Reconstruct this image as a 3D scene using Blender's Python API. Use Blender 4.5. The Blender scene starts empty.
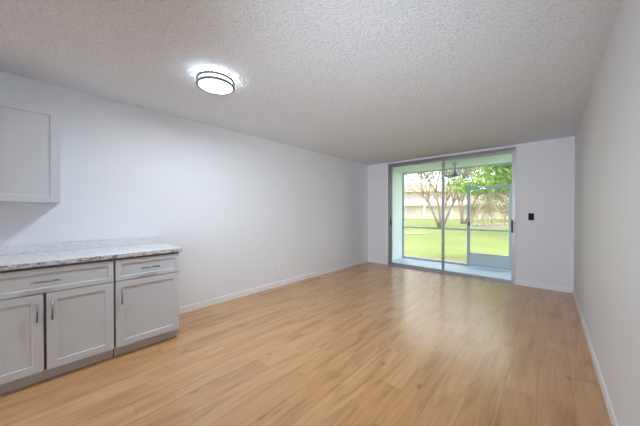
import bpy, bmesh, math, random
from mathutils import Vector, Matrix
random.seed(7)
S = bpy.context.scene
COL = S.collection
PI = math.pi

# ------------------------------------------------------------------ camera, world, sun, exposure
F_PX, YAW, PITCH, EYE = 252.7, 0.7350, 0.0076, 1.30
cam = bpy.data.cameras.new('camera')
cam.sensor_fit = 'HORIZONTAL'; cam.sensor_width = 36.0; cam.lens = F_PX / 640 * 36.0
cam.shift_y = 0.74 / 640
cam.clip_start = 0.02; cam.clip_end = 400
camo = bpy.data.objects.new('camera', cam); COL.objects.link(camo)
camo.location = (0, 0, EYE); camo.rotation_euler = (PI / 2 - PITCH, 0, YAW)
S.camera = camo

world = bpy.data.worlds.new('world'); S.world = world; world.use_nodes = True
wn = world.node_tree; wn.nodes.clear()
wo = wn.nodes.new('ShaderNodeOutputWorld'); bg = wn.nodes.new('ShaderNodeBackground')
bg.inputs['Color'].default_value = (0.93, 0.97, 1.0, 1); bg.inputs['Strength'].default_value = 4.6
wn.links.new(bg.outputs[0], wo.inputs[0])

sun = bpy.data.lights.new('sun', 'SUN'); sun.energy = 4.0; sun.angle = math.radians(12); sun.color = (1.0, 0.96, 0.88)
suno = bpy.data.objects.new('sun', sun); COL.objects.link(suno)
suno.rotation_euler = (math.radians(38), 0, math.radians(-25))

# unseen fill light added behind the viewer; the rear wall has no glazing
rfill = bpy.data.lights.new('rear_fill', 'AREA'); rfill.shape = 'RECTANGLE'; rfill.size = 1.7; rfill.size_y = 2.1
rfill.energy = 130.0; rfill.color = (0.76, 0.88, 1.0)
rfillo = bpy.data.objects.new('rear_fill', rfill); COL.objects.link(rfillo)
rfillo.location = (-0.62, -9.4, 1.25); rfillo.rotation_euler = (PI / 2, 0, 0)

# fill spot added above the camera to brighten the far end of the room
fl = bpy.data.lights.new('front_fill', 'SPOT'); fl.energy = 275.0; fl.color = (0.83, 0.92, 1.0)
fl.spot_size = math.radians(94); fl.spot_blend = 1.0; fl.shadow_soft_size = 0.2
flo = bpy.data.objects.new('front_fill', fl); COL.objects.link(flo); flo.location = (-0.1, -0.3, 1.55)
flo.rotation_euler = (Vector((-2.6, 5.0, 1.35)) - flo.location).to_track_quat('-Z', 'Y').to_euler()

S.view_settings.view_transform = 'Standard'; S.view_settings.look = 'None'
S.view_settings.gamma = 1.0; S.view_settings.use_curve_mapping = False
S.view_settings.exposure = 0.0
LAMP_LENS, LAMP_SIDE, LAMP_GAP, LAMP_WATTS = 3.0, 2.2, 34.0, 28.0
S.cycles.max_bounces = 14; S.cycles.diffuse_bounces = 8; S.cycles.transparent_max_bounces = 24
S.cycles.caustics_reflective = False; S.cycles.caustics_refractive = False
S.cycles.sample_clamp_indirect = 4.0

# ------------------------------------------------------------------ helpers
def dim(c, k=0.5): return tuple(x * k for x in c[:3]) + (1.0,)
def lin(r, g, b):
    f = lambda c: (c / 255 / 12.92) if c / 255 <= 0.04045 else ((c / 255 + 0.055) / 1.055) ** 2.4
    return (f(r), f(g), f(b), 1.0)

def tag(o, label=None, cat=None, group=None, kind=None):
    if label: o['label'] = label
    if cat: o['category'] = cat
    if group: o['group'] = group
    if kind: o['kind'] = kind
    return o

def empty(name, loc=(0, 0, 0), rz=0.0):
    o = bpy.data.objects.new(name, None); COL.objects.link(o)
    o.location = loc; o.rotation_euler = (0, 0, rz); o.empty_display_size = 0.1
    return o

class MB:
    """collects shapes and links them as one mesh object"""
    def __init__(s): s.bm = bmesh.new()
    def box(s, x0, x1, y0, y1, z0, z1):
        v = [s.bm.verts.new(p) for p in ((x0, y0, z0), (x1, y0, z0), (x1, y1, z0), (x0, y1, z0),
                                         (x0, y0, z1), (x1, y0, z1), (x1, y1, z1), (x0, y1, z1))]
        for f in ((0, 3, 2, 1), (4, 5, 6, 7), (0, 1, 5, 4), (1, 2, 6, 5), (2, 3, 7, 6), (3, 0, 4, 7)):
            s.bm.faces.new([v[i] for i in f])
        return s
    def tube(s, pts, radii, n=8, cap=True):
        pts = [Vector(p) for p in pts]
        if not hasattr(radii, '__len__'): radii = [radii] * len(pts)
        rings = []
        for i, p in enumerate(pts):
            d = (pts[min(i + 1, len(pts) - 1)] - pts[max(i - 1, 0)]).normalized()
            a = d.cross(Vector((0, 0, 1)))
            if a.length < 1e-3: a = Vector((1, 0, 0))
            a.normalize(); b = d.cross(a).normalized()
            rings.append([s.bm.verts.new(p + (a * math.cos(2 * PI * k / n) + b * math.sin(2 * PI * k / n)) * radii[i]) for k in range(n)])
        for r0, r1 in zip(rings, rings[1:]):
            for k in range(n): s.bm.faces.new((r0[k], r0[(k + 1) % n], r1[(k + 1) % n], r1[k]))
        if cap: s.bm.faces.new(rings[0][::-1]); s.bm.faces.new(rings[-1])
        return s
    def lathe(s, prof, n=64, c=(0, 0, 0), close=False):
        rings = []
        for r, z in prof:
            if r < 1e-6: rings.append([s.bm.verts.new((c[0], c[1], c[2] + z))])
            else: rings.append([s.bm.verts.new((c[0] + r * math.cos(2 * PI * k / n), c[1] + r * math.sin(2 * PI * k / n), c[2] + z)) for k in range(n)])
        pairs = list(zip(rings, rings[1:]))
        if close: pairs.append((rings[-1], rings[0]))
        for a, b in pairs:
            for k in range(n):
                k2 = (k + 1) % n
                if len(a) == 1 and len(b) == 1: continue
                if len(a) == 1: s.bm.faces.new((a[0], b[k], b[k2]))
                elif len(b) == 1: s.bm.faces.new((a[k], b[0], a[k2]))
                else: s.bm.faces.new((a[k], b[k], b[k2], a[k2]))
        return s
    def quad(s, c, ax, ay):
        s.bm.faces.new([s.bm.verts.new(c + ax * i + ay * j) for i, j in ((-1, -1), (1, -1), (1, 1), (-1, 1))])
    def build(s, name, mat, parent=None, bevel=0.0, smooth=False, loc=None):
        bmesh.ops.recalc_face_normals(s.bm, faces=s.bm.faces)
        me = bpy.data.meshes.new(name); s.bm.to_mesh(me); s.bm.free()
        if mat: me.materials.append(mat)
        if smooth: me.shade_smooth()
        o = bpy.data.objects.new(name, me); COL.objects.link(o)
        if loc is not None: o.location = loc
        if parent: o.parent = parent
        if bevel:
            m = o.modifiers.new('bevel', 'BEVEL'); m.width = bevel; m.segments = 2; m.limit_method = 'ANGLE'
        return o

class NT:
    """small node-tree builder"""
    def __init__(s, name):
        s.m = bpy.data.materials.new(name); s.m.use_nodes = True
        s.t = s.m.node_tree; s.b = s.t.nodes['Principled BSDF']; s.out = s.t.nodes['Material Output']
    def n(s, typ, **kw):
        nd = s.t.nodes.new(typ)
        for k, v in kw.items(): setattr(nd, k, v)
        return nd
    def put(s, sock, v):
        if isinstance(v, bpy.types.NodeSocket): s.t.links.new(v, sock)
        else: sock.default_value = v
    def math(s, op, a, b=0.0, c=None):
        nd = s.n('ShaderNodeMath', operation=op); s.put(nd.inputs[0], a); s.put(nd.inputs[1], b)
        if c is not None: s.put(nd.inputs[2], c)
        return nd.outputs[0]
    def pos(s): return s.n('ShaderNodeTexCoord').outputs['Object']
    def mapping(s, v, scale=(1, 1, 1), rot=(0, 0, 0), loc=(0, 0, 0)):
        nd = s.n('ShaderNodeMapping'); s.put(nd.inputs['Vector'], v)
        nd.inputs['Scale'].default_value = scale; nd.inputs['Rotation'].default_value = rot; s.put(nd.inputs['Location'], loc)
        return nd.outputs[0]
    def noise(s, v, scale, detail=3.0, rough=0.5, dist=0.0):
        nd = s.n('ShaderNodeTexNoise'); s.put(nd.inputs['Vector'], v)
        nd.inputs['Scale'].default_value = scale; nd.inputs['Detail'].default_value = detail
        nd.inputs['Roughness'].default_value = rough; nd.inputs['Distortion'].default_value = dist
        return nd.outputs['Fac']
    def ramp(s, fac, stops):
        nd = s.n('ShaderNodeValToRGB'); s.put(nd.inputs[0], fac); e = nd.color_ramp.elements
        while len(e) < len(stops): e.new(0.5)
        for el, (p, c) in zip(e, stops): el.position = p; el.color = c if len(c) == 4 else (*c, 1)
        return nd.outputs[0]
    def mix(s, fac, a, b, mode='MIX'):
        nd = s.n('ShaderNodeMix', data_type='RGBA', blend_type=mode)
        s.put(nd.inputs[0], fac); s.put(nd.inputs[6], a); s.put(nd.inputs[7], b)
        return nd.outputs[2]
    def bump(s, h, strength=0.2, dist=0.01):
        nd = s.n('ShaderNodeBump'); nd.inputs['Strength'].default_value = strength
        nd.inputs['Distance'].default_value = dist; s.put(nd.inputs['Height'], h)
        s.t.links.new(nd.outputs[0], s.b.inputs['Normal'])
    def set(s, color=None, rough=None, metal=None, spec=None):
        if color is not None: s.put(s.b.inputs['Base Color'], color)
        if rough is not None: s.put(s.b.inputs['Roughness'], rough)
        if metal is not None: s.b.inputs['Metallic'].default_value = metal
        if spec is not None: s.b.inputs['Specular IOR Level'].default_value = spec
        return s.m

def plain(name, c, rough=0.5, metal=0.0, var=0.03, scale=6.0, spec=0.5):
    t = NT(name); f = t.noise(t.pos(), scale, 2)
    dark = tuple(x * (1 - var) for x in c[:3]) + (1,); light = tuple(min(1, x * (1 + var)) for x in c[:3]) + (1,)
    return t.set(t.ramp(f, [(0.3, dark), (0.7, light)]), rough, metal, spec)

# ------------------------------------------------------------------ materials
def wall_mat(name, c):
    t = NT(name); p = t.pos()
    t.bump(t.noise(p, 220, 2), 0.05, 0.002)
    f = t.noise(p, 1.3, 2)
    return t.set(t.ramp(f, [(0.3, tuple(x * 0.985 for x in c[:3])), (0.7, c)]), 0.55, spec=0.25)
M_WALL = wall_mat('white wall paint', (0.79, 0.815, 0.86, 1))
M_TRIM = plain('white trim paint', (0.84, 0.855, 0.88, 1), 0.4, var=0.01)

def ceiling_mat():
    t = NT('popcorn ceiling'); p = t.pos()
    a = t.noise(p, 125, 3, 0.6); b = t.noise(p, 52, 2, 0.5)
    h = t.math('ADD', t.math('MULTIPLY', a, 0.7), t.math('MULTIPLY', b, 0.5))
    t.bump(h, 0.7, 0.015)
    return t.set(t.ramp(h, [(0.42, (0.65, 0.70, 0.77)), (0.57, (0.81, 0.87, 0.95)), (0.72, (0.87, 0.92, 0.985))]), 0.9, spec=0.05)  # low spots coloured darker, so the grain's shading is partly in the colour
M_CEIL = ceiling_mat()

def floor_mat():
    t = NT('oak plank floor'); p = t.pos()
    sep = t.n('ShaderNodeSeparateXYZ'); t.put(sep.inputs[0], p)
    W, L = 0.185, 1.45
    xs = t.math('DIVIDE', t.math('ADD', sep.outputs[0], 20.03), W); row = t.math('FLOOR', xs); fx = t.math('FRACT', xs)
    wn1 = t.n('ShaderNodeTexWhiteNoise', noise_dimensions='1D'); t.put(wn1.inputs['W'], row)
    ys = t.math('ADD', t.math('DIVIDE', t.math('ADD', sep.outputs[1], 30.0), L), wn1.outputs['Value'])
    col_ = t.math('FLOOR', ys); fy = t.math('FRACT', ys)
    cid = t.n('ShaderNodeCombineXYZ'); t.put(cid.inputs[0], row); t.put(cid.inputs[1], col_)
    wn2 = t.n('ShaderNodeTexWhiteNoise', noise_dimensions='2D'); t.put(wn2.inputs['Vector'], cid.outputs[0])
    rnd = wn2.outputs['Value']
    off = t.n('ShaderNodeVectorMath', operation='SCALE'); t.put(off.inputs[0], wn2.outputs['Color']); off.inputs['Scale'].default_value = 37.0
    addv = t.n('ShaderNodeVectorMath', operation='ADD'); t.put(addv.inputs[0], p); t.put(addv.inputs[1], off.outputs[0])
    q = addv.outputs[0]
    grain = t.noise(t.mapping(q, (52, 2.0, 1)), 1.0, 5, 0.62, 0.5)
    broad = t.noise(t.mapping(q, (10, 1.6, 1)), 1.0, 3, 0.55, 0.8)
    base = t.ramp(rnd, [(0.0, lin(194, 148, 103)), (0.35, lin(200, 155, 109)), (0.7, lin(204, 160, 115)), (1.0, lin(197, 151, 105))])
    c = t.mix(0.75, base, t.ramp(broad, [(0.32, (0.72, 0.64, 0.56)), (0.52, (1.0, 1.0, 1.0)), (0.75, (1.12, 1.12, 1.11))]), 'MULTIPLY')
    c = t.mix(0.45, c, t.ramp(grain, [(0.33, (0.70, 0.63, 0.56)), (0.56, (1.02, 1.02, 1.02)), (0.8, (1.08, 1.08, 1.08))]), 'MULTIPLY')
    vor = t.n('ShaderNodeTexVoronoi'); t.put(vor.inputs['Vector'], t.mapping(q, (5.6, 2.6, 0.0))); vor.inputs['Scale'].default_value = 1.0
    vs = t.n('ShaderNodeSeparateColor'); t.put(vs.inputs[0], vor.outputs['Color'])
    knot = t.math('MULTIPLY', t.ramp(vor.outputs['Distance'], [(0.03, (1, 1, 1)), (0.13, (0, 0, 0))]), t.math('GREATER_THAN', vs.outputs[0], 0.25))
    c = t.mix(t.math('MULTIPLY', knot, 0.65), c, lin(112, 74, 46))
    ex = t.math('MULTIPLY', t.math('MINIMUM', fx, t.math('SUBTRACT', 1.0, fx)), W)
    ey = t.math('MULTIPLY', t.math('MINIMUM', fy, t.math('SUBTRACT', 1.0, fy)), L)
    seam = t.ramp(t.math('MINIMUM', ex, ey), [(0.0010, (1, 1, 1)), (0.0030, (0, 0, 0))])
    c = t.mix(t.math('MULTIPLY', seam, 0.35), c, lin(120, 80, 48))
    t.bump(t.math('SUBTRACT', t.math('MULTIPLY', grain, 0.25), seam), 0.10, 0.002)
    return t.set(c, t.ramp(grain, [(0.3, (0.27, 0.27, 0.27)), (0.7, (0.22, 0.22, 0.22))]), spec=0.9)
M_FLOOR = floor_mat()

def marble_mat(name, veins, blots, base):
    t = NT(name); p = t.pos()
    w = t.noise(t.mapping(p, (6, 3.2, 10)), 2.4, 5, 0.6, 1.2)
    v = t.math('ABSOLUTE', t.math('SUBTRACT', w, 0.5))
    vein = t.ramp(v, [(0.0, (1, 1, 1)), (0.035, (0, 0, 0))])
    blotch = t.ramp(t.noise(t.mapping(p, (11, 11, 20)), 1.9, 4, 0.6, 0.8), [(0.50, (0, 0, 0)), (0.60, (1, 1, 1))])
    c = t.mix(t.math('MULTIPLY', vein, veins), base, lin(84, 82, 86))
    c = t.mix(t.math('MULTIPLY', blotch, blots), c, lin(92, 90, 94))
    return t.set(c, 0.18)
M_MARBLE = marble_mat('veined marble edge', 0.75, 0.75, lin(206, 206, 209))
M_MARBLETOP = marble_mat('polished marble face', 0.16, 0.10, lin(222, 222, 226))
M_CAB = plain('grey white cabinet lacquer', (0.57, 0.60, 0.645, 1), 0.42, var=0.01)
M_TOE = plain('toe kick board', (0.50, 0.49, 0.49, 1), 0.5, var=0.02)
M_NICKEL = plain('brushed nickel', (0.27, 0.27, 0.28, 1), 0.36, 1.0, var=0.04, scale=40)
M_RING = plain('nickel ring', (0.22, 0.22, 0.225, 1), 0.45, 0.3)
M_GAP = plain('dark gap shade', (0.16, 0.16, 0.17, 1), 0.7)  # painted shade for the gaps between the cabinet fronts
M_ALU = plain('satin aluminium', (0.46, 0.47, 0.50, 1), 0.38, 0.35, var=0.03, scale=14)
M_ALUTOP = plain('mauve and shaded aluminium', (0.29, 0.275, 0.285, 1), 0.42, 0.4, var=0.06, scale=10)  # mauve grey of the head rail; on the left jamb it paints in shade
M_SCREENF = plain('pale blue grey coated aluminium', (0.47, 0.53, 0.58, 1), 0.4, 0.0, var=0.03)
M_KICK = plain('light grey kick panel', (0.58, 0.64, 0.67, 1), 0.45)
M_BLACK = plain('black plastic', (0.012, 0.012, 0.013, 1), 0.6, spec=0.2)
M_HANDLE = plain('dark brown handle grip', (0.035, 0.018, 0.022, 1), 0.4)
M_PLATE = plain('white switch plastic', (0.78, 0.80, 0.84, 1), 0.35, var=0.01)
M_MINT = wall_mat('pale mint patio paint', (0.80, 0.88, 0.885, 1))
M_PFLOOR = plain('blue grey painted concrete', (0.38, 0.47, 0.60, 1), 0.45, var=0.08, scale=4)
M_FAN = plain('navy fan metal', (0.10, 0.20, 0.38, 1), 0.4)

def glass_mat():
    m = bpy.data.materials.new('clear pane glass'); m.use_nodes = True; t = m.node_tree; t.nodes.clear()
    o = t.nodes.new('ShaderNodeOutputMaterial'); mx = t.nodes.new('ShaderNodeMixShader'); fr = t.nodes.new('ShaderNodeFresnel')
    tr = t.nodes.new('ShaderNodeBsdfTransparent'); gl = t.nodes.new('ShaderNodeBsdfGlossy')
    fr.inputs['IOR'].default_value = 1.45; gl.inputs['Roughness'].default_value = 0.0; tr.inputs['Color'].default_value = (0.96, 0.985, 0.975, 1)
    t.links.new(fr.outputs[0], mx.inputs[0]); t.links.new(tr.outputs[0], mx.inputs[1]); t.links.new(gl.outputs[0], mx.inputs[2]); t.links.new(mx.outputs[0], o.inputs[0])
    return m
M_GLASS = glass_mat()
def mesh_mat():
    m = bpy.data.materials.new('fine insect screen'); m.use_nodes = True; t = m.node_tree; t.nodes.clear()
    o = t.nodes.new('ShaderNodeOutputMaterial'); mx = t.nodes.new('ShaderNodeMixShader')
    tr = t.nodes.new('ShaderNodeBsdfTransparent'); df = t.nodes.new('ShaderNodeBsdfDiffuse')
    df.inputs['Color'].default_value = (0.55, 0.56, 0.56, 1); mx.inputs[0].default_value = 0.08
    t.links.new(tr.outputs[0], mx.inputs[1]); t.links.new(df.outputs[0], mx.inputs[2]); t.links.new(mx.outputs[0], o.inputs[0])
    return m
M_MESH = mesh_mat()
def emit_mat(name, strength):
    t = NT(name)
    t.b.inputs['Emission Color'].default_value = (0.81, 0.92, 1.0, 1); t.b.inputs['Emission Strength'].default_value = strength
    return t.set((0.9, 0.9, 0.9, 1), 0.4)
M_LIT = emit_mat('lit frosted lens', LAMP_LENS); M_LITSIDE = emit_mat('lit frosted side band', LAMP_SIDE); M_LITGAP = emit_mat('lit upper band', LAMP_GAP)

def lawn_mat():
    t = NT('mown lawn'); p = t.pos()
    a = t.noise(p, 0.35, 4, 0.6); b = t.noise(t.mapping(p, (9, 9, 9)), 1.0, 4, 0.7)
    c = t.ramp(a, [(0.28, lin(110, 120, 64)), (0.55, lin(124, 133, 77)), (0.75, lin(140, 144, 94))])
    c = t.mix(0.5, c, t.ramp(b, [(0.3, (0.72, 0.74, 0.66)), (0.7, (1.12, 1.12, 1.1))]), 'MULTIPLY')
    return t.set(c, 0.9, spec=0.1)
M_LAWN = lawn_mat()
def leaf_mat(name, c1, c2, c3):
    t = NT(name); r = t.n('ShaderNodeNewGeometry').outputs['Random Per Island']
    c = t.ramp(r, [(0.0, dim(c1)), (0.5, dim(c2)), (1.0, dim(c3))])
    m = t.set(c, 0.6, spec=0.2)
    tl = t.n('ShaderNodeBsdfTranslucent'); t.put(tl.inputs['Color'], c)
    mx = t.n('ShaderNodeMixShader'); mx.inputs[0].default_value = 0.35
    t.t.links.new(t.b.outputs[0], mx.inputs[1]); t.t.links.new(tl.outputs[0], mx.inputs[2]); t.t.links.new(mx.outputs[0], t.out.inputs['Surface'])
    return m
M_LEAF_OLIVE = leaf_mat('olive leaves', lin(160, 156, 104), lin(184, 178, 126), lin(206, 198, 150))
M_LEAF_GREEN = leaf_mat('bright green leaves', lin(130, 186, 48), lin(164, 216, 72), lin(200, 236, 116))
M_LEAF_DARK = leaf_mat('mid green leaves', lin(120, 150, 84), lin(146, 170, 100), lin(172, 188, 124))
M_LEAF_PALE = leaf_mat('pale yellow green leaves', lin(178, 176, 120), lin(196, 190, 136), lin(214, 196, 156))
M_LEAF_DRY = leaf_mat('straw coloured leaves', lin(188, 160, 124), lin(206, 184, 140), lin(204, 200, 140))
def bark_mat(name, c):
    t = NT(name); f = t.noise(t.mapping(t.pos(), (6, 6, 1.5)), 3, 4, 0.6)
    return t.set(t.ramp(f, [(0.3, tuple(x * 0.7 for x in c[:3])), (0.7, c)]), 0.9, spec=0.1)
M_BARK = bark_mat('pale brown bark', lin(156, 134, 118))
M_BARK2 = bark_mat('dry stem bark', lin(190, 166, 140))
M_CREAM = plain('cream stucco', lin(222, 208, 194), 0.85, var=0.03, scale=0.6)
M_CREAM2 = plain('tan fascia', lin(206, 188, 166), 0.8, var=0.04, scale=0.6)
M_WHITE = plain('white painted block', lin(224, 214, 206), 0.85, var=0.03, scale=0.8)
M_WINDOW = plain('grey tinted window', lin(196, 188, 180), 0.3, var=0.05)
M_KERB = plain('tan timber edging', lin(142, 122, 92), 0.8, var=0.12, scale=5)
M_SAND = plain('pale sand', lin(138, 130, 102), 0.95, var=0.06, scale=2)
M_MULCH = plain('pinkish mulch', lin(156, 128, 112), 0.95, var=0.1, scale=3)
M_STONE = plain('grey stone', lin(150, 146, 146), 0.8, var=0.3, scale=2.5)
M_CONC = plain('concrete', lin(170, 170, 168), 0.85, var=0.05)

# ------------------------------------------------------------------ room shell
XL, XR, YB, YR, HC = -3.478, 0.305, 5.70, -9.5, 2.50
T = 0.20
DX0, DX1, DTOP = -2.915, -0.435, 2.462          # sliding door opening
def struct(name, mb, mat, **k):
    o = mb.build(name, mat, **k); o['kind'] = 'structure'; return o
struct('floor', MB().box(XL - T, XR + T, YR - T, YB + 0.06, -0.15, 0.0), M_FLOOR)
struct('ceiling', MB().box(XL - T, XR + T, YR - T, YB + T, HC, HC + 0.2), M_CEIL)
struct('wall_left', MB().box(XL - T, XL, YR - T, YB + T, 0, HC), M_WALL)
struct('wall_right', MB().box(XR, XR + T, YR - T, YB + T, 0, HC), M_WALL)
struct('wall_rear', MB().box(XL, XR, YR - T, YR, 0, HC), M_WALL)
struct('wall_back', MB().box(XL, DX0, YB, YB + T, 0, HC).box(DX1, XR, YB, YB + T, 0, HC).box(DX0, DX1, YB, YB + T, DTOP, HC), M_WALL)
BH, BT = 0.082, 0.013
struct('baseboard_left', MB().box(XL, XL + BT, 0.958, YB, 0, BH), M_TRIM, bevel=0.003)
struct('baseboard_right', MB().box(XR - BT, XR, YR, YB, 0, BH), M_TRIM, bevel=0.003)
struct('baseboard_back', MB().box(XL + BT, DX0 - 0.035, YB - BT, YB, 0, BH).box(DX1 + 0.002, XR - BT, YB - BT, YB, 0, BH), M_TRIM, bevel=0.003)
struct('baseboard_rear', MB().box(XL, XR - BT, YR, YR + BT, 0, BH), M_TRIM, bevel=0.003)
struct('trim_1', MB().box(DX0 - 0.033, DX0 + 0.012, YB - 0.012, YB, 0, 2.452), M_TRIM, bevel=0.002)

# ------------------------------------------------------------------ sliding glass door
door = empty('door_1', ((DX0 + DX1) / 2, YB, 0)); door['kind'] = 'structure'
tag(door, 'tall two panel sliding glass door in a grey aluminium frame', 'door')
ox = (DX0 + DX1) / 2
def dbox(mb, x0, x1, y0, y1, z0, z1): return mb.box(x0 - ox, x1 - ox, y0, y1, z0, z1)
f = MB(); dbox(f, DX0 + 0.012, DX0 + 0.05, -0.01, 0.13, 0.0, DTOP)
f.build('door_jamb', M_ALUTOP, door, bevel=0.003)  # darker metal puts the shading beside the stile into this jamb's colour
f = MB(); dbox(f, DX1 - 0.03, DX1, -0.012, 0.13, 0, DTOP)
f.build('door_jamb', M_ALU, door, bevel=0.003)
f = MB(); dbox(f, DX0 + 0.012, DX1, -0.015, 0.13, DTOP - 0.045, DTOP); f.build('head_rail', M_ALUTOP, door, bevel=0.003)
f = MB(); dbox(f, DX0 + 0.012, DX1, -0.015, 0.13, 0.001, 0.016); dbox(f, DX0 + 0.05, DX1 - 0.04, 0.045, 0.055, 0.016, 0.028); dbox(f, DX0 + 0.05, DX1 - 0.04, 0.085, 0.095, 0.016, 0.028)
f.build('sill_track', M_ALU, door)
def sash(x0, x1, y, sl, sr):
    f = MB(); z0, z1 = 0.022, DTOP - 0.045
    dbox(f, x0, x0 + sl, y - 0.014, y + 0.014, z0, z1); dbox(f, x1 - sr, x1, y - 0.014, y + 0.014, z0, z1)
    dbox(f, x0 + sl, x1 - sr, y - 0.014, y + 0.014, z0, z0 + 0.035); dbox(f, x0 + sl, x1 - sr, y - 0.014, y + 0.014, z1 - 0.03, z1)
    s_ = f.build('sash', M_ALU, door, bevel=0.002)
    g = MB(); dbox(g, x0 + sl, x1 - sr, y - 0.003, y + 0.003, z0 + 0.035, z1 - 0.03); g.build('glass_pane', M_GLASS, s_)
    return s_
s1 = sash(DX0 + 0.05, -1.648, 0.09, 0.022, 0.034)
s2 = sash(-1.690, DX1 - 0.03, 0.05, 0.034, 0.03)
h = MB(); hx = -0.486 - ox
h.box(hx - 0.016, hx + 0.016, 0.005, 0.036, 0.92, 1.15); hd = h.build('handle', M_HANDLE, s2, bevel=0.006); hd['label'] = 'dark brown pull handle'
h = MB(); h.tube([(hx + 0.02, 0.02, 0.95), (hx + 0.042, -0.02, 0.95), (hx + 0.042, -0.02, 1.12), (hx + 0.02, 0.02, 1.12)], 0.007, 8)
h.build('latch_bar', M_NICKEL, hd)
h = MB(); dbox(h, DX0 + 0.05, DX0 + 0.064, 0.03, 0.062, 0.97, 1.12); h.build('strike_plate', M_BLACK, door)

# ------------------------------------------------------------------ patio
PX0, PX1, PY1, PZ, PC = -3.115, 0.30, 7.0, -0.02, 2.40
struct('patio_floor', MB().box(PX0 - T, PX1 + T, YB + 0.06, PY1 + 0.08, -0.15, PZ), M_PFLOOR)
struct('patio_ceiling', MB().box(PX0 - T, PX1 + T, YB + T, PY1 + 0.25, PC, PC + 0.25), M_MINT)
struct('wall_patio_left', MB().box(PX0 - T, PX0, YB + T, PY1 + 0.05, PZ, PC), M_MINT)
struct('wall_patio_right', MB().box(PX1, PX1 + T, YB + T, PY1 + 0.05, PZ, PC), M_MINT)

sc = empty('patio_screen', ((PX0 + PX1) / 2, PY1, PZ)); tag(sc, 'pale blue grey framed insect screen closing the patio towards the lawn', 'screen')
sx = (PX0 + PX1) / 2
def sbox(x0, x1, z0, z1, name, mat=M_SCREENF, y0=-0.02, y1=0.025):
    return MB().box(x0 - sx, x1 - sx, y0, y1, z0 - PZ, z1 - PZ).build(name, mat, sc, bevel=0.002 if mat is not M_MESH else 0)
for x0, x1 in ((PX0, PX0 + 0.045), (-1.475, -1.447), (-0.598, -0.555), (PX1 - 0.045, PX1)): sbox(x0, x1, PZ, PC, 'post')
for x0, x1 in ((PX0 + 0.045, -1.475), (-0.555, PX1 - 0.045)):
    sbox(x0, x1, PZ, PZ + 0.05, 'rail'); sbox(x0, x1, 0.845, 0.885, 'rail'); sbox(x0, x1, PC - 0.035, PC, 'rail')
    sbox(x0, x1, PZ + 0.05, 0.845, 'mesh', M_MESH, 0.0, 0.003); sbox(x0, x1, 0.885, PC - 0.035, 'mesh', M_MESH, 0.0, 0.003)
sbox(-1.447, -0.598, 1.875, 1.915, 'rail'); sbox(-1.447, -0.598, PC - 0.035, PC, 'rail'); sbox(-1.447, -0.598, 1.915, PC - 0.035, 'mesh', M_MESH, 0.0, 0.003)

sd = empty('door_2', (-1.445, PY1, PZ)); sd['kind'] = 'structure'; tag(sd, 'screen door with a solid kick panel onto the lawn', 'door')
def sdb(x0, x1, z0, z1, name, mat=M_SCREENF, y0=-0.022, y1=0.012):
    return MB().box(x0, x1, y0, y1, z0, z1).build(name, mat, sd, bevel=0.002 if mat is not M_MESH else 0)
dw = 0.845
f = MB()
for a in ((0.002, 0.04, 0.012, 1.89), (dw - 0.05, dw - 0.002, 0.012, 1.89), (0.04, dw - 0.05, 1.845, 1.89), (0.04, dw - 0.05, 0.868, 0.908), (0.04, dw - 0.05, 0.012, 0.06), (0.04, dw - 0.05, 0.30, 0.335)):
    f.box(a[0], a[1], -0.022, 0.012, a[2], a[3])
f.build('door_frame', M_SCREENF, sd, bevel=0.002)
sdb(0.04, dw - 0.05, 0.06, 0.30, 'kick_panel', M_KICK, -0.012, -0.004)
sdb(0.04, dw - 0.05, 0.335, 0.868, 'mesh', M_MESH, -0.008, -0.005); sdb(0.04, dw - 0.05, 0.908, 1.845, 'mesh', M_MESH, -0.008, -0.005)
sdb(0.006, 0.036, 0.98, 1.08, 'latch', M_BLACK, -0.045, -0.022)

fan = empty('ceiling_fan', (-1.575, 6.30, PC)); tag(fan, 'small navy blue fan hanging on a rod from the patio ceiling', 'fan')
MB().lathe([(0, 0), (0.05, 0), (0.045, -0.03), (0.014, -0.05), (0, -0.05)], 24).build('canopy', M_SCREENF, fan, smooth=True)
MB().tube([(0, 0, -0.05), (0, 0, -0.21)], 0.013, 12).build('rod', M_FAN, fan, smooth=True)
MB().lathe([(0, -0.20), (0.02, -0.20), (0.03, -0.225), (0.055, -0.255), (0.06, -0.285), (0.04, -0.305), (0, -0.31)], 24).build('motor', M_FAN, fan, smooth=True)
for k in range(4):
    a = math.radians(42 + 90 * k)
    b = MB(); v = []
    for r, w in ((0.05, 0.025), (0.09, 0.04), (0.22, 0.05), (0.29, 0.042), (0.305, 0.02)):
        v.append((r, w))
    top = [b.bm.verts.new((r, sgn * w, -0.29 + dz + sgn * w * 0.2)) for dz in (0, 0.008) for sgn in (1, -1) for r, w in (v if sgn == 1 else v[::-1])]
    n = len(v) * 2
    b.bm.faces.new(top[:n]); b.bm.faces.new(top[n:][::-1])
    for i in range(n): b.bm.faces.new((top[i], top[(i + 1) % n], top[n + (i + 1) % n], top[n + i]))
    bo = b.build('blade', M_FAN, fan); bo.rotation_euler = (0, 0, a)

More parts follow.
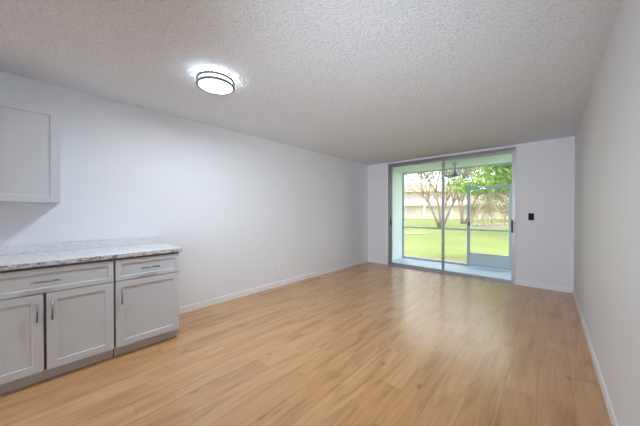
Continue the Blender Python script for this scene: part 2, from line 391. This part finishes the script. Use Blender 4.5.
# ------------------------------------------------------------------ kitchen cabinets
XF = -2.812                                   # plane of the door fronts
def shaker(name, parent, y0, y1, z0, z1, rail, origin, mat=M_CAB):
    """front with a recessed panel, facing +X"""
    t_ = 0.02
    bm = bmesh.new(); m = MB(); m.bm.free(); m.bm = bm
    m.box(XF - t_ - origin[0], XF - origin[0], y0 - origin[1], y1 - origin[1], z0 - origin[2], z1 - origin[2])
    bm.normal_update()
    bmesh.ops.recalc_face_normals(bm, faces=bm.faces)
    fr = max(bm.faces, key=lambda q: q.calc_center_median().x)
    bmesh.ops.inset_region(bm, faces=[fr], thickness=rail, use_even_offset=True)
    bmesh.ops.inset_region(bm, faces=[fr], thickness=0.003, depth=-0.009, use_even_offset=True)
    return m.build(name, mat, parent, bevel=0.0012)
def bar(parent, y, z, length, axis, origin, xf=XF):
    """slim bar pull: a round bar on two posts"""
    c = Vector((xf + 0.028 - origin[0], y - origin[1], z - origin[2])); d = Vector((0, 1, 0)) if axis == 'y' else Vector((0, 0, 1))
    m = MB().tube([c - d * length / 2, c + d * length / 2], 0.0058, 12)
    for s in (-1, 1):
        q = c + d * s * (length / 2 - 0.018)
        m.tube([q - Vector((0.028, 0, 0)), q], 0.0045, 10)
    o = m.build('handle', M_NICKEL, parent, smooth=True); o['label'] = 'brushed nickel bar handle'; return o

def base_cabinet(y0, y1, doors, label):
    og = (-3.145, (y0 + y1) / 2, 0)
    t = empty('base_cabinet', og); tag(t, label, 'cabinet', 'grey shaker base cabinets')
    L = lambda a, b, c, d, e, f_: MB().box(a - og[0], b - og[0], c - og[1], d - og[1], e, f_)
    L(XL + 0.002, XF - 0.022, y0, y1, 0.10, 0.890).build('carcass', M_CAB, t)
    # dark sheet behind the fronts, standing in for shade in the gaps
    L(XF - 0.0225, XF - 0.0205, y0 + 0.004, y1 - 0.004, 0.102, 0.888).build('gap_shade', M_GAP, t)
    L(XL + 0.002, -2.885, y0, y1, 0.001, 0.10).build('toe_kick', M_TOE, t)
    d = shaker('drawer', t, y0 + 0.0035, y1 - 0.0035, 0.690, 0.872, 0.036, og); bar(d, (y0 + y1) / 2, 0.779, 0.148, 'y', og)
    for a, b, hy in doors:
        q = shaker('door', t, a, b, 0.101, 0.684, 0.056, og); bar(q, hy, 0.553, 0.138, 'z', og)
    return t
base_cabinet(-0.385, 0.4285, ((-0.3815, 0.0105, -0.0215), (0.0265, 0.425, 0.0565)), 'wide grey base cabinet with one long drawer over two doors')
base_cabinet(0.4365, 0.956, ((0.440, 0.9525, 0.479),), 'narrow grey base cabinet with one drawer over a single door')
ct = MB().box(XL + 0.001, -2.795, -0.39, 0.978, 0.892, 0.929).build('countertop', M_MARBLETOP, None, bevel=0.004)
ct.data.materials.append(M_MARBLE)
for pl in ct.data.polygons:
    if abs(pl.normal.z) < 0.5: pl.material_index = 1
tag(ct, 'white veined marble countertop lying on the grey base cabinets', 'countertop')
bs = MB().box(XL + 0.001, XL + 0.02, -0.39, 0.967, 0.9295, 1.008).build('backsplash', M_MARBLETOP, None, bevel=0.002)
tag(bs, 'low marble backsplash strip along the wall above the countertop', 'backsplash')

uo = (-3.30, -0.285, 1.38)
uc = empty('wall_cabinet', uo); tag(uc, 'grey shaker wall cabinet hung above the marble countertop', 'cabinet')
XU = -3.135
MB().box(XL + 0.001 - uo[0], XU - 0.022 - uo[0], -0.69 - uo[1], 0.118 - uo[1], 0, 0.795).build('carcass', M_CAB, uc, bevel=0.001)
XF_keep = XF; XF = XU
for a, b in ((-0.69, -0.2865), (-0.2835, 0.118)):
    shaker('door', uc, a, b, 1.38, 2.175, 0.058, uo)
XF = XF_keep

# ------------------------------------------------------------------ ceiling lamps
def ceiling_lamp(x, y, label):
    t = empty('ceiling_lamp', (x, y, HC)); tag(t, label, 'lamp', 'round flush ceiling lamps')
    MB().lathe([(0, 0), (0.136, 0), (0.136, -0.0035), (0, -0.0035)], 64).build('ceiling_plate', M_PLATE, t)
    MB().lathe([(0, -0.004), (0.134, -0.004), (0.134, -0.022), (0, -0.022)], 64).build('upper_band', M_LITGAP, t)
    MB().lathe([(0, -0.023), (0.141, -0.023), (0.141, -0.081), (0, -0.081)], 64).build('diffuser', M_LITSIDE, t, smooth=False)
    MB().lathe([(0, -0.0815), (0.142, -0.0815), (0.142, -0.086), (0, -0.088)], 64).build('lens', M_LIT, t, smooth=False)
    la = bpy.data.lights.new('lamp_light', 'AREA'); la.shape = 'DISK'; la.size = 0.27; la.energy = LAMP_WATTS; la.color = (0.81, 0.92, 1.0)
    lo = bpy.data.objects.new('lamp_light', la); COL.objects.link(lo); lo.parent = t; lo.location = (0, 0, -0.1)
    for z, w in ((-0.034, 0.0105), (-0.080, 0.0105)):
        MB().lathe([(0.1505 + w * math.cos(q * PI / 4 + PI / 8), z + w * math.sin(q * PI / 4 + PI / 8)) for q in range(8)], 64, close=True).build('ring', M_RING, t, smooth=True)
    return t
ceiling_lamp(-2.205, 1.055, 'round flush lamp with two metal rings on the popcorn ceiling')
ceiling_lamp(-2.32, -2.45, 'round ceiling lamp behind the viewer, seen mirrored in the glass door')

# ------------------------------------------------------------------ switch and outlet
sw = empty('light_switch', (-0.221, YB, 1.214)); tag(sw, 'small black wall switch beside the sliding glass door', 'switch')
MB().box(-0.038, 0.038, -0.008, 0, -0.06, 0.06).build('plate', M_BLACK, sw, bevel=0.003)
MB().box(-0.016, 0.016, -0.013, -0.007, -0.033, 0.033).build('rocker', M_BLACK, sw, bevel=0.002)
ou = empty('wall_outlet', (XL, 2.717, 0.332)); tag(ou, 'white wall outlet low on the long white wall', 'outlet')
MB().box(0, 0.007, -0.036, 0.036, -0.058, 0.058).build('plate', M_PLATE, ou, bevel=0.003)
for z in (-0.024, 0.024):
    so = MB().box(0.006, 0.010, -0.017, 0.017, z - 0.016, z + 0.016).build('socket', M_PLATE, ou, bevel=0.003)
    MB().box(0.0095, 0.0105, -0.009, -0.006, z - 0.007, z + 0.006).box(0.0095, 0.0105, 0.006, 0.009, z - 0.007, z + 0.006).build('slot', M_BLACK, so)

# ------------------------------------------------------------------ garden
GZ = -0.12
def at(u, fwd):
    r = (u - 320) / F_PX * fwd
    return Vector((r * math.cos(YAW) - fwd * math.sin(YAW), r * math.sin(YAW) + fwd * math.cos(YAW), GZ))
def ground(name, pts, z, mat, th=0.03):
    b = MB(); lo = [b.bm.verts.new((p[0], p[1], z - th)) for p in pts]; hi = [b.bm.verts.new((p[0], p[1], z)) for p in pts]
    n = len(pts); b.bm.faces.new(hi); b.bm.faces.new(lo[::-1])
    for i in range(n): b.bm.faces.new((lo[i], lo[(i + 1) % n], hi[(i + 1) % n], hi[i]))
    return struct(name, b, mat)
ground('lawn', [(-90, 7.08), (40, 7.08), (60, 130), (-110, 130)], GZ, M_LAWN, 0.05)
struct('patio_kerb', MB().box(PX0 - 1.2, -0.6, PY1 + 0.58, PY1 + 0.95, GZ - 0.04, -0.07), M_KERB, bevel=0.01)
blob = lambda u0, u1, f0, f1: [at((u0 + u1) / 2 + (u1 - u0) / 2 * math.cos(a), (f0 + f1) / 2 + (f1 - f0) / 2 * math.sin(a)) for a in [2 * PI * i / 28 for i in range(28)]]
ground('sand_path', blob(380, 430, 15.8, 17.4), GZ + 0.02, M_SAND)
ground('mulch_bed', blob(470, 560, 23.5, 30), GZ + 0.03, M_MULCH, 0.04)

def branch(mb, tips, p, d, length, r, depth, spread, rnd, up=0.25):
    pts = [p]; q = p.copy(); dd = d.copy()
    for i in range(4):
        dd = (dd + Vector((rnd.uniform(-.16, .16), rnd.uniform(-.16, .16), rnd.uniform(-.02, .12) * up * 4))).normalized()
        q = q + dd * length / 4; pts.append(q.copy())
    mb.tube(pts, [r * (1 - 0.11 * i) for i in range(5)], 7)
    if depth <= 2: tips += [(pts[2], dd), (pts[3], dd)]
    tips.append((q, dd))
    if depth == 0: return
    for i in range(3 if depth > 1 else 2):
        a = rnd.uniform(0, 2 * PI); ax = dd.orthogonal().normalized(); ax.rotate(Matrix.Rotation(a, 3, dd))
        nd = (dd + ax * spread * rnd.uniform(.6, 1.2)).normalized()
        branch(mb, tips, pts[rnd.choice((3, 4))], nd, length * rnd.uniform(.62, .82), r * 0.55, depth - 1, spread, rnd, up)
def leaves(tips, n, rad, size, rnd, squash=0.7, low=0.3):
    b = MB()
    for i in range(n):
        p, d = tips[rnd.randrange(len(tips))]
        o = Vector((rnd.gauss(0, rad), rnd.gauss(0, rad), rnd.gauss(0, rad * squash)))
        ax = Vector((rnd.uniform(-1, 1), rnd.uniform(-1, 1), rnd.uniform(-1, 1))).normalized(); ay = ax.orthogonal().normalized()
        s = size * rnd.uniform(.6, 1.3)
        c = p + o
        if c.z < low: continue
        pts = [c - ax * s, c + ay * s * .42, c + ax * s, c - ay * s * .42]
        b.bm.faces.new([b.bm.verts.new(q) for q in pts])
    return b
def tree(loc, stems, height, r, n, rad, size, leafm, barkm, label, seed, depth=3, spread=0.75, group='trees on the lawn', name='tree', lean=0.35, low=0.3):
    rnd = random.Random(seed); t = empty(name, loc); tag(t, label, 'tree' if name != 'shrub' else 'shrub', group)
    mb = MB(); tips = []
    for k in range(stems):
        a = 2 * PI * k / stems + rnd.uniform(-.4, .4)
        d = Vector((math.cos(a) * lean, math.sin(a) * lean, 1)).normalized() if stems > 1 else Vector((rnd.uniform(-.08, .08), 0, 1)).normalized()
        branch(mb, tips, Vector((math.cos(a) * r * 1.2, math.sin(a) * r * 1.2, -0.05)) if stems > 1 else Vector((0, 0, -0.05)), d, height * 0.45, r, depth, spread, rnd)
    mb.build('trunk', barkm, t, smooth=True)
    leaves(tips, n, rad, size, rnd, low=low).build('foliage', leafm, t)
    return t
tree(at(441, 23), 5, 7.4, 0.12, 3600, 0.65, 0.12, M_LEAF_OLIVE, M_BARK, 'pale many stemmed tree behind the middle stile of the glass door', 3, depth=4, lean=0.42, spread=0.6)
tree(at(463, 30), 3, 8.2, 0.15, 3600, 0.8, 0.18, M_LEAF_OLIVE, M_BARK, 'thinner olive tree with split trunks beside the screen door post', 11, depth=4, spread=0.6)
tree(at(556, 13.5), 2, 6.0, 0.12, 12000, 0.55, 0.15, M_LEAF_GREEN, M_BARK, 'bright green tree whose leafy branches hang over the screen door', 5, lean=0.5, spread=0.95, low=2.55)
tree(at(513, 37.5), 2, 6.5, 0.18, 4200, 0.9, 0.2, M_LEAF_PALE, M_BARK, 'pale green tree far behind the shrubs of the mulch bed', 21, spread=0.9)
for i, (u, fw, hh, mt, lab) in enumerate((
        (472, 29.5, 2.6, M_LEAF_DRY, 'straw coloured shrub at the screen door post, in the mulch bed'),
        (482, 27, 3.0, M_LEAF_OLIVE, 'olive leafy shrub in the mulch bed, between two straw coloured ones'),
        (492, 29.5, 2.8, M_LEAF_DRY, 'straw coloured shrub in the middle of the mulch bed'),
        (505, 27, 2.5, M_LEAF_OLIVE, 'olive shrub in the mulch bed next to the door handle'))):
    tree(at(u, fw), 5, hh, 0.03, 420, 0.26, 0.11, mt, M_BARK2, lab, 40 + i, depth=2, spread=0.35, lean=0.22, group='shrubs in the mulch bed', name='shrub')
rnd = random.Random(4)
STONE_LABEL = 'grey edging stone along the front of the mulch bed'
for i in range(9):
    c = at(474 + i * 4.0, 25.2 + 0.15 * math.sin(i)); b = MB()
    bmesh.ops.create_icosphere(b.bm, subdivisions=2, radius=1)
    for v in b.bm.verts:
        k = 1 + rnd.uniform(-.1, .1); v.co = Vector((v.co.x * 0.17 * k, v.co.y * 0.15 * k, v.co.z * 0.16 * k))
    o = b.build('edging_stone', M_STONE, None, smooth=True, loc=(c.x, c.y, GZ + 0.13)); o.rotation_euler = (0, 0, YAW + rnd.uniform(-.3, .3))
    tag(o, STONE_LABEL, 'stone', 'edging stones of the mulch bed')

# building across the lawn, facing the camera roughly
bc = at(430, 50); bd = empty('apartment_building', bc, YAW - 0.12); tag(bd, 'long cream two storey apartment building across the lawn', 'building')
MB().box(-16, 30, 0, 9, 0, 5.5).build('wall', M_CREAM, bd)
MB().box(-16.6, 30.6, -1.3, 9.5, 5.35, 6.7).build('roof', M_CREAM2, bd)
MB().box(-16, 30, -1.2, 0, 2.65, 2.9).build('walkway_slab', M_WHITE, bd)
MB().box(-16, 30, -1.25, -1.13, 2.9, 3.8).build('parapet', M_WHITE, bd)
for k in range(9):
    x = -14.5 + k * 5
    for z in (0.9, 3.4):
        w = MB().box(x, x + 1.9, -0.06, 0.04, z, z + 1.35).build('window', M_WHITE, bd)
        MB().box(x + 0.1, x + 0.92, -0.09, -0.05, z + 0.1, z + 1.25).box(x + 0.98, x + 1.8, -0.09, -0.05, z + 0.1, z + 1.25).build('window_pane', M_WINDOW, w)
    MB().box(x + 3.0, x + 3.25, -1.2, -0.95, 0, 5.4).build('pillar', M_WHITE, bd)
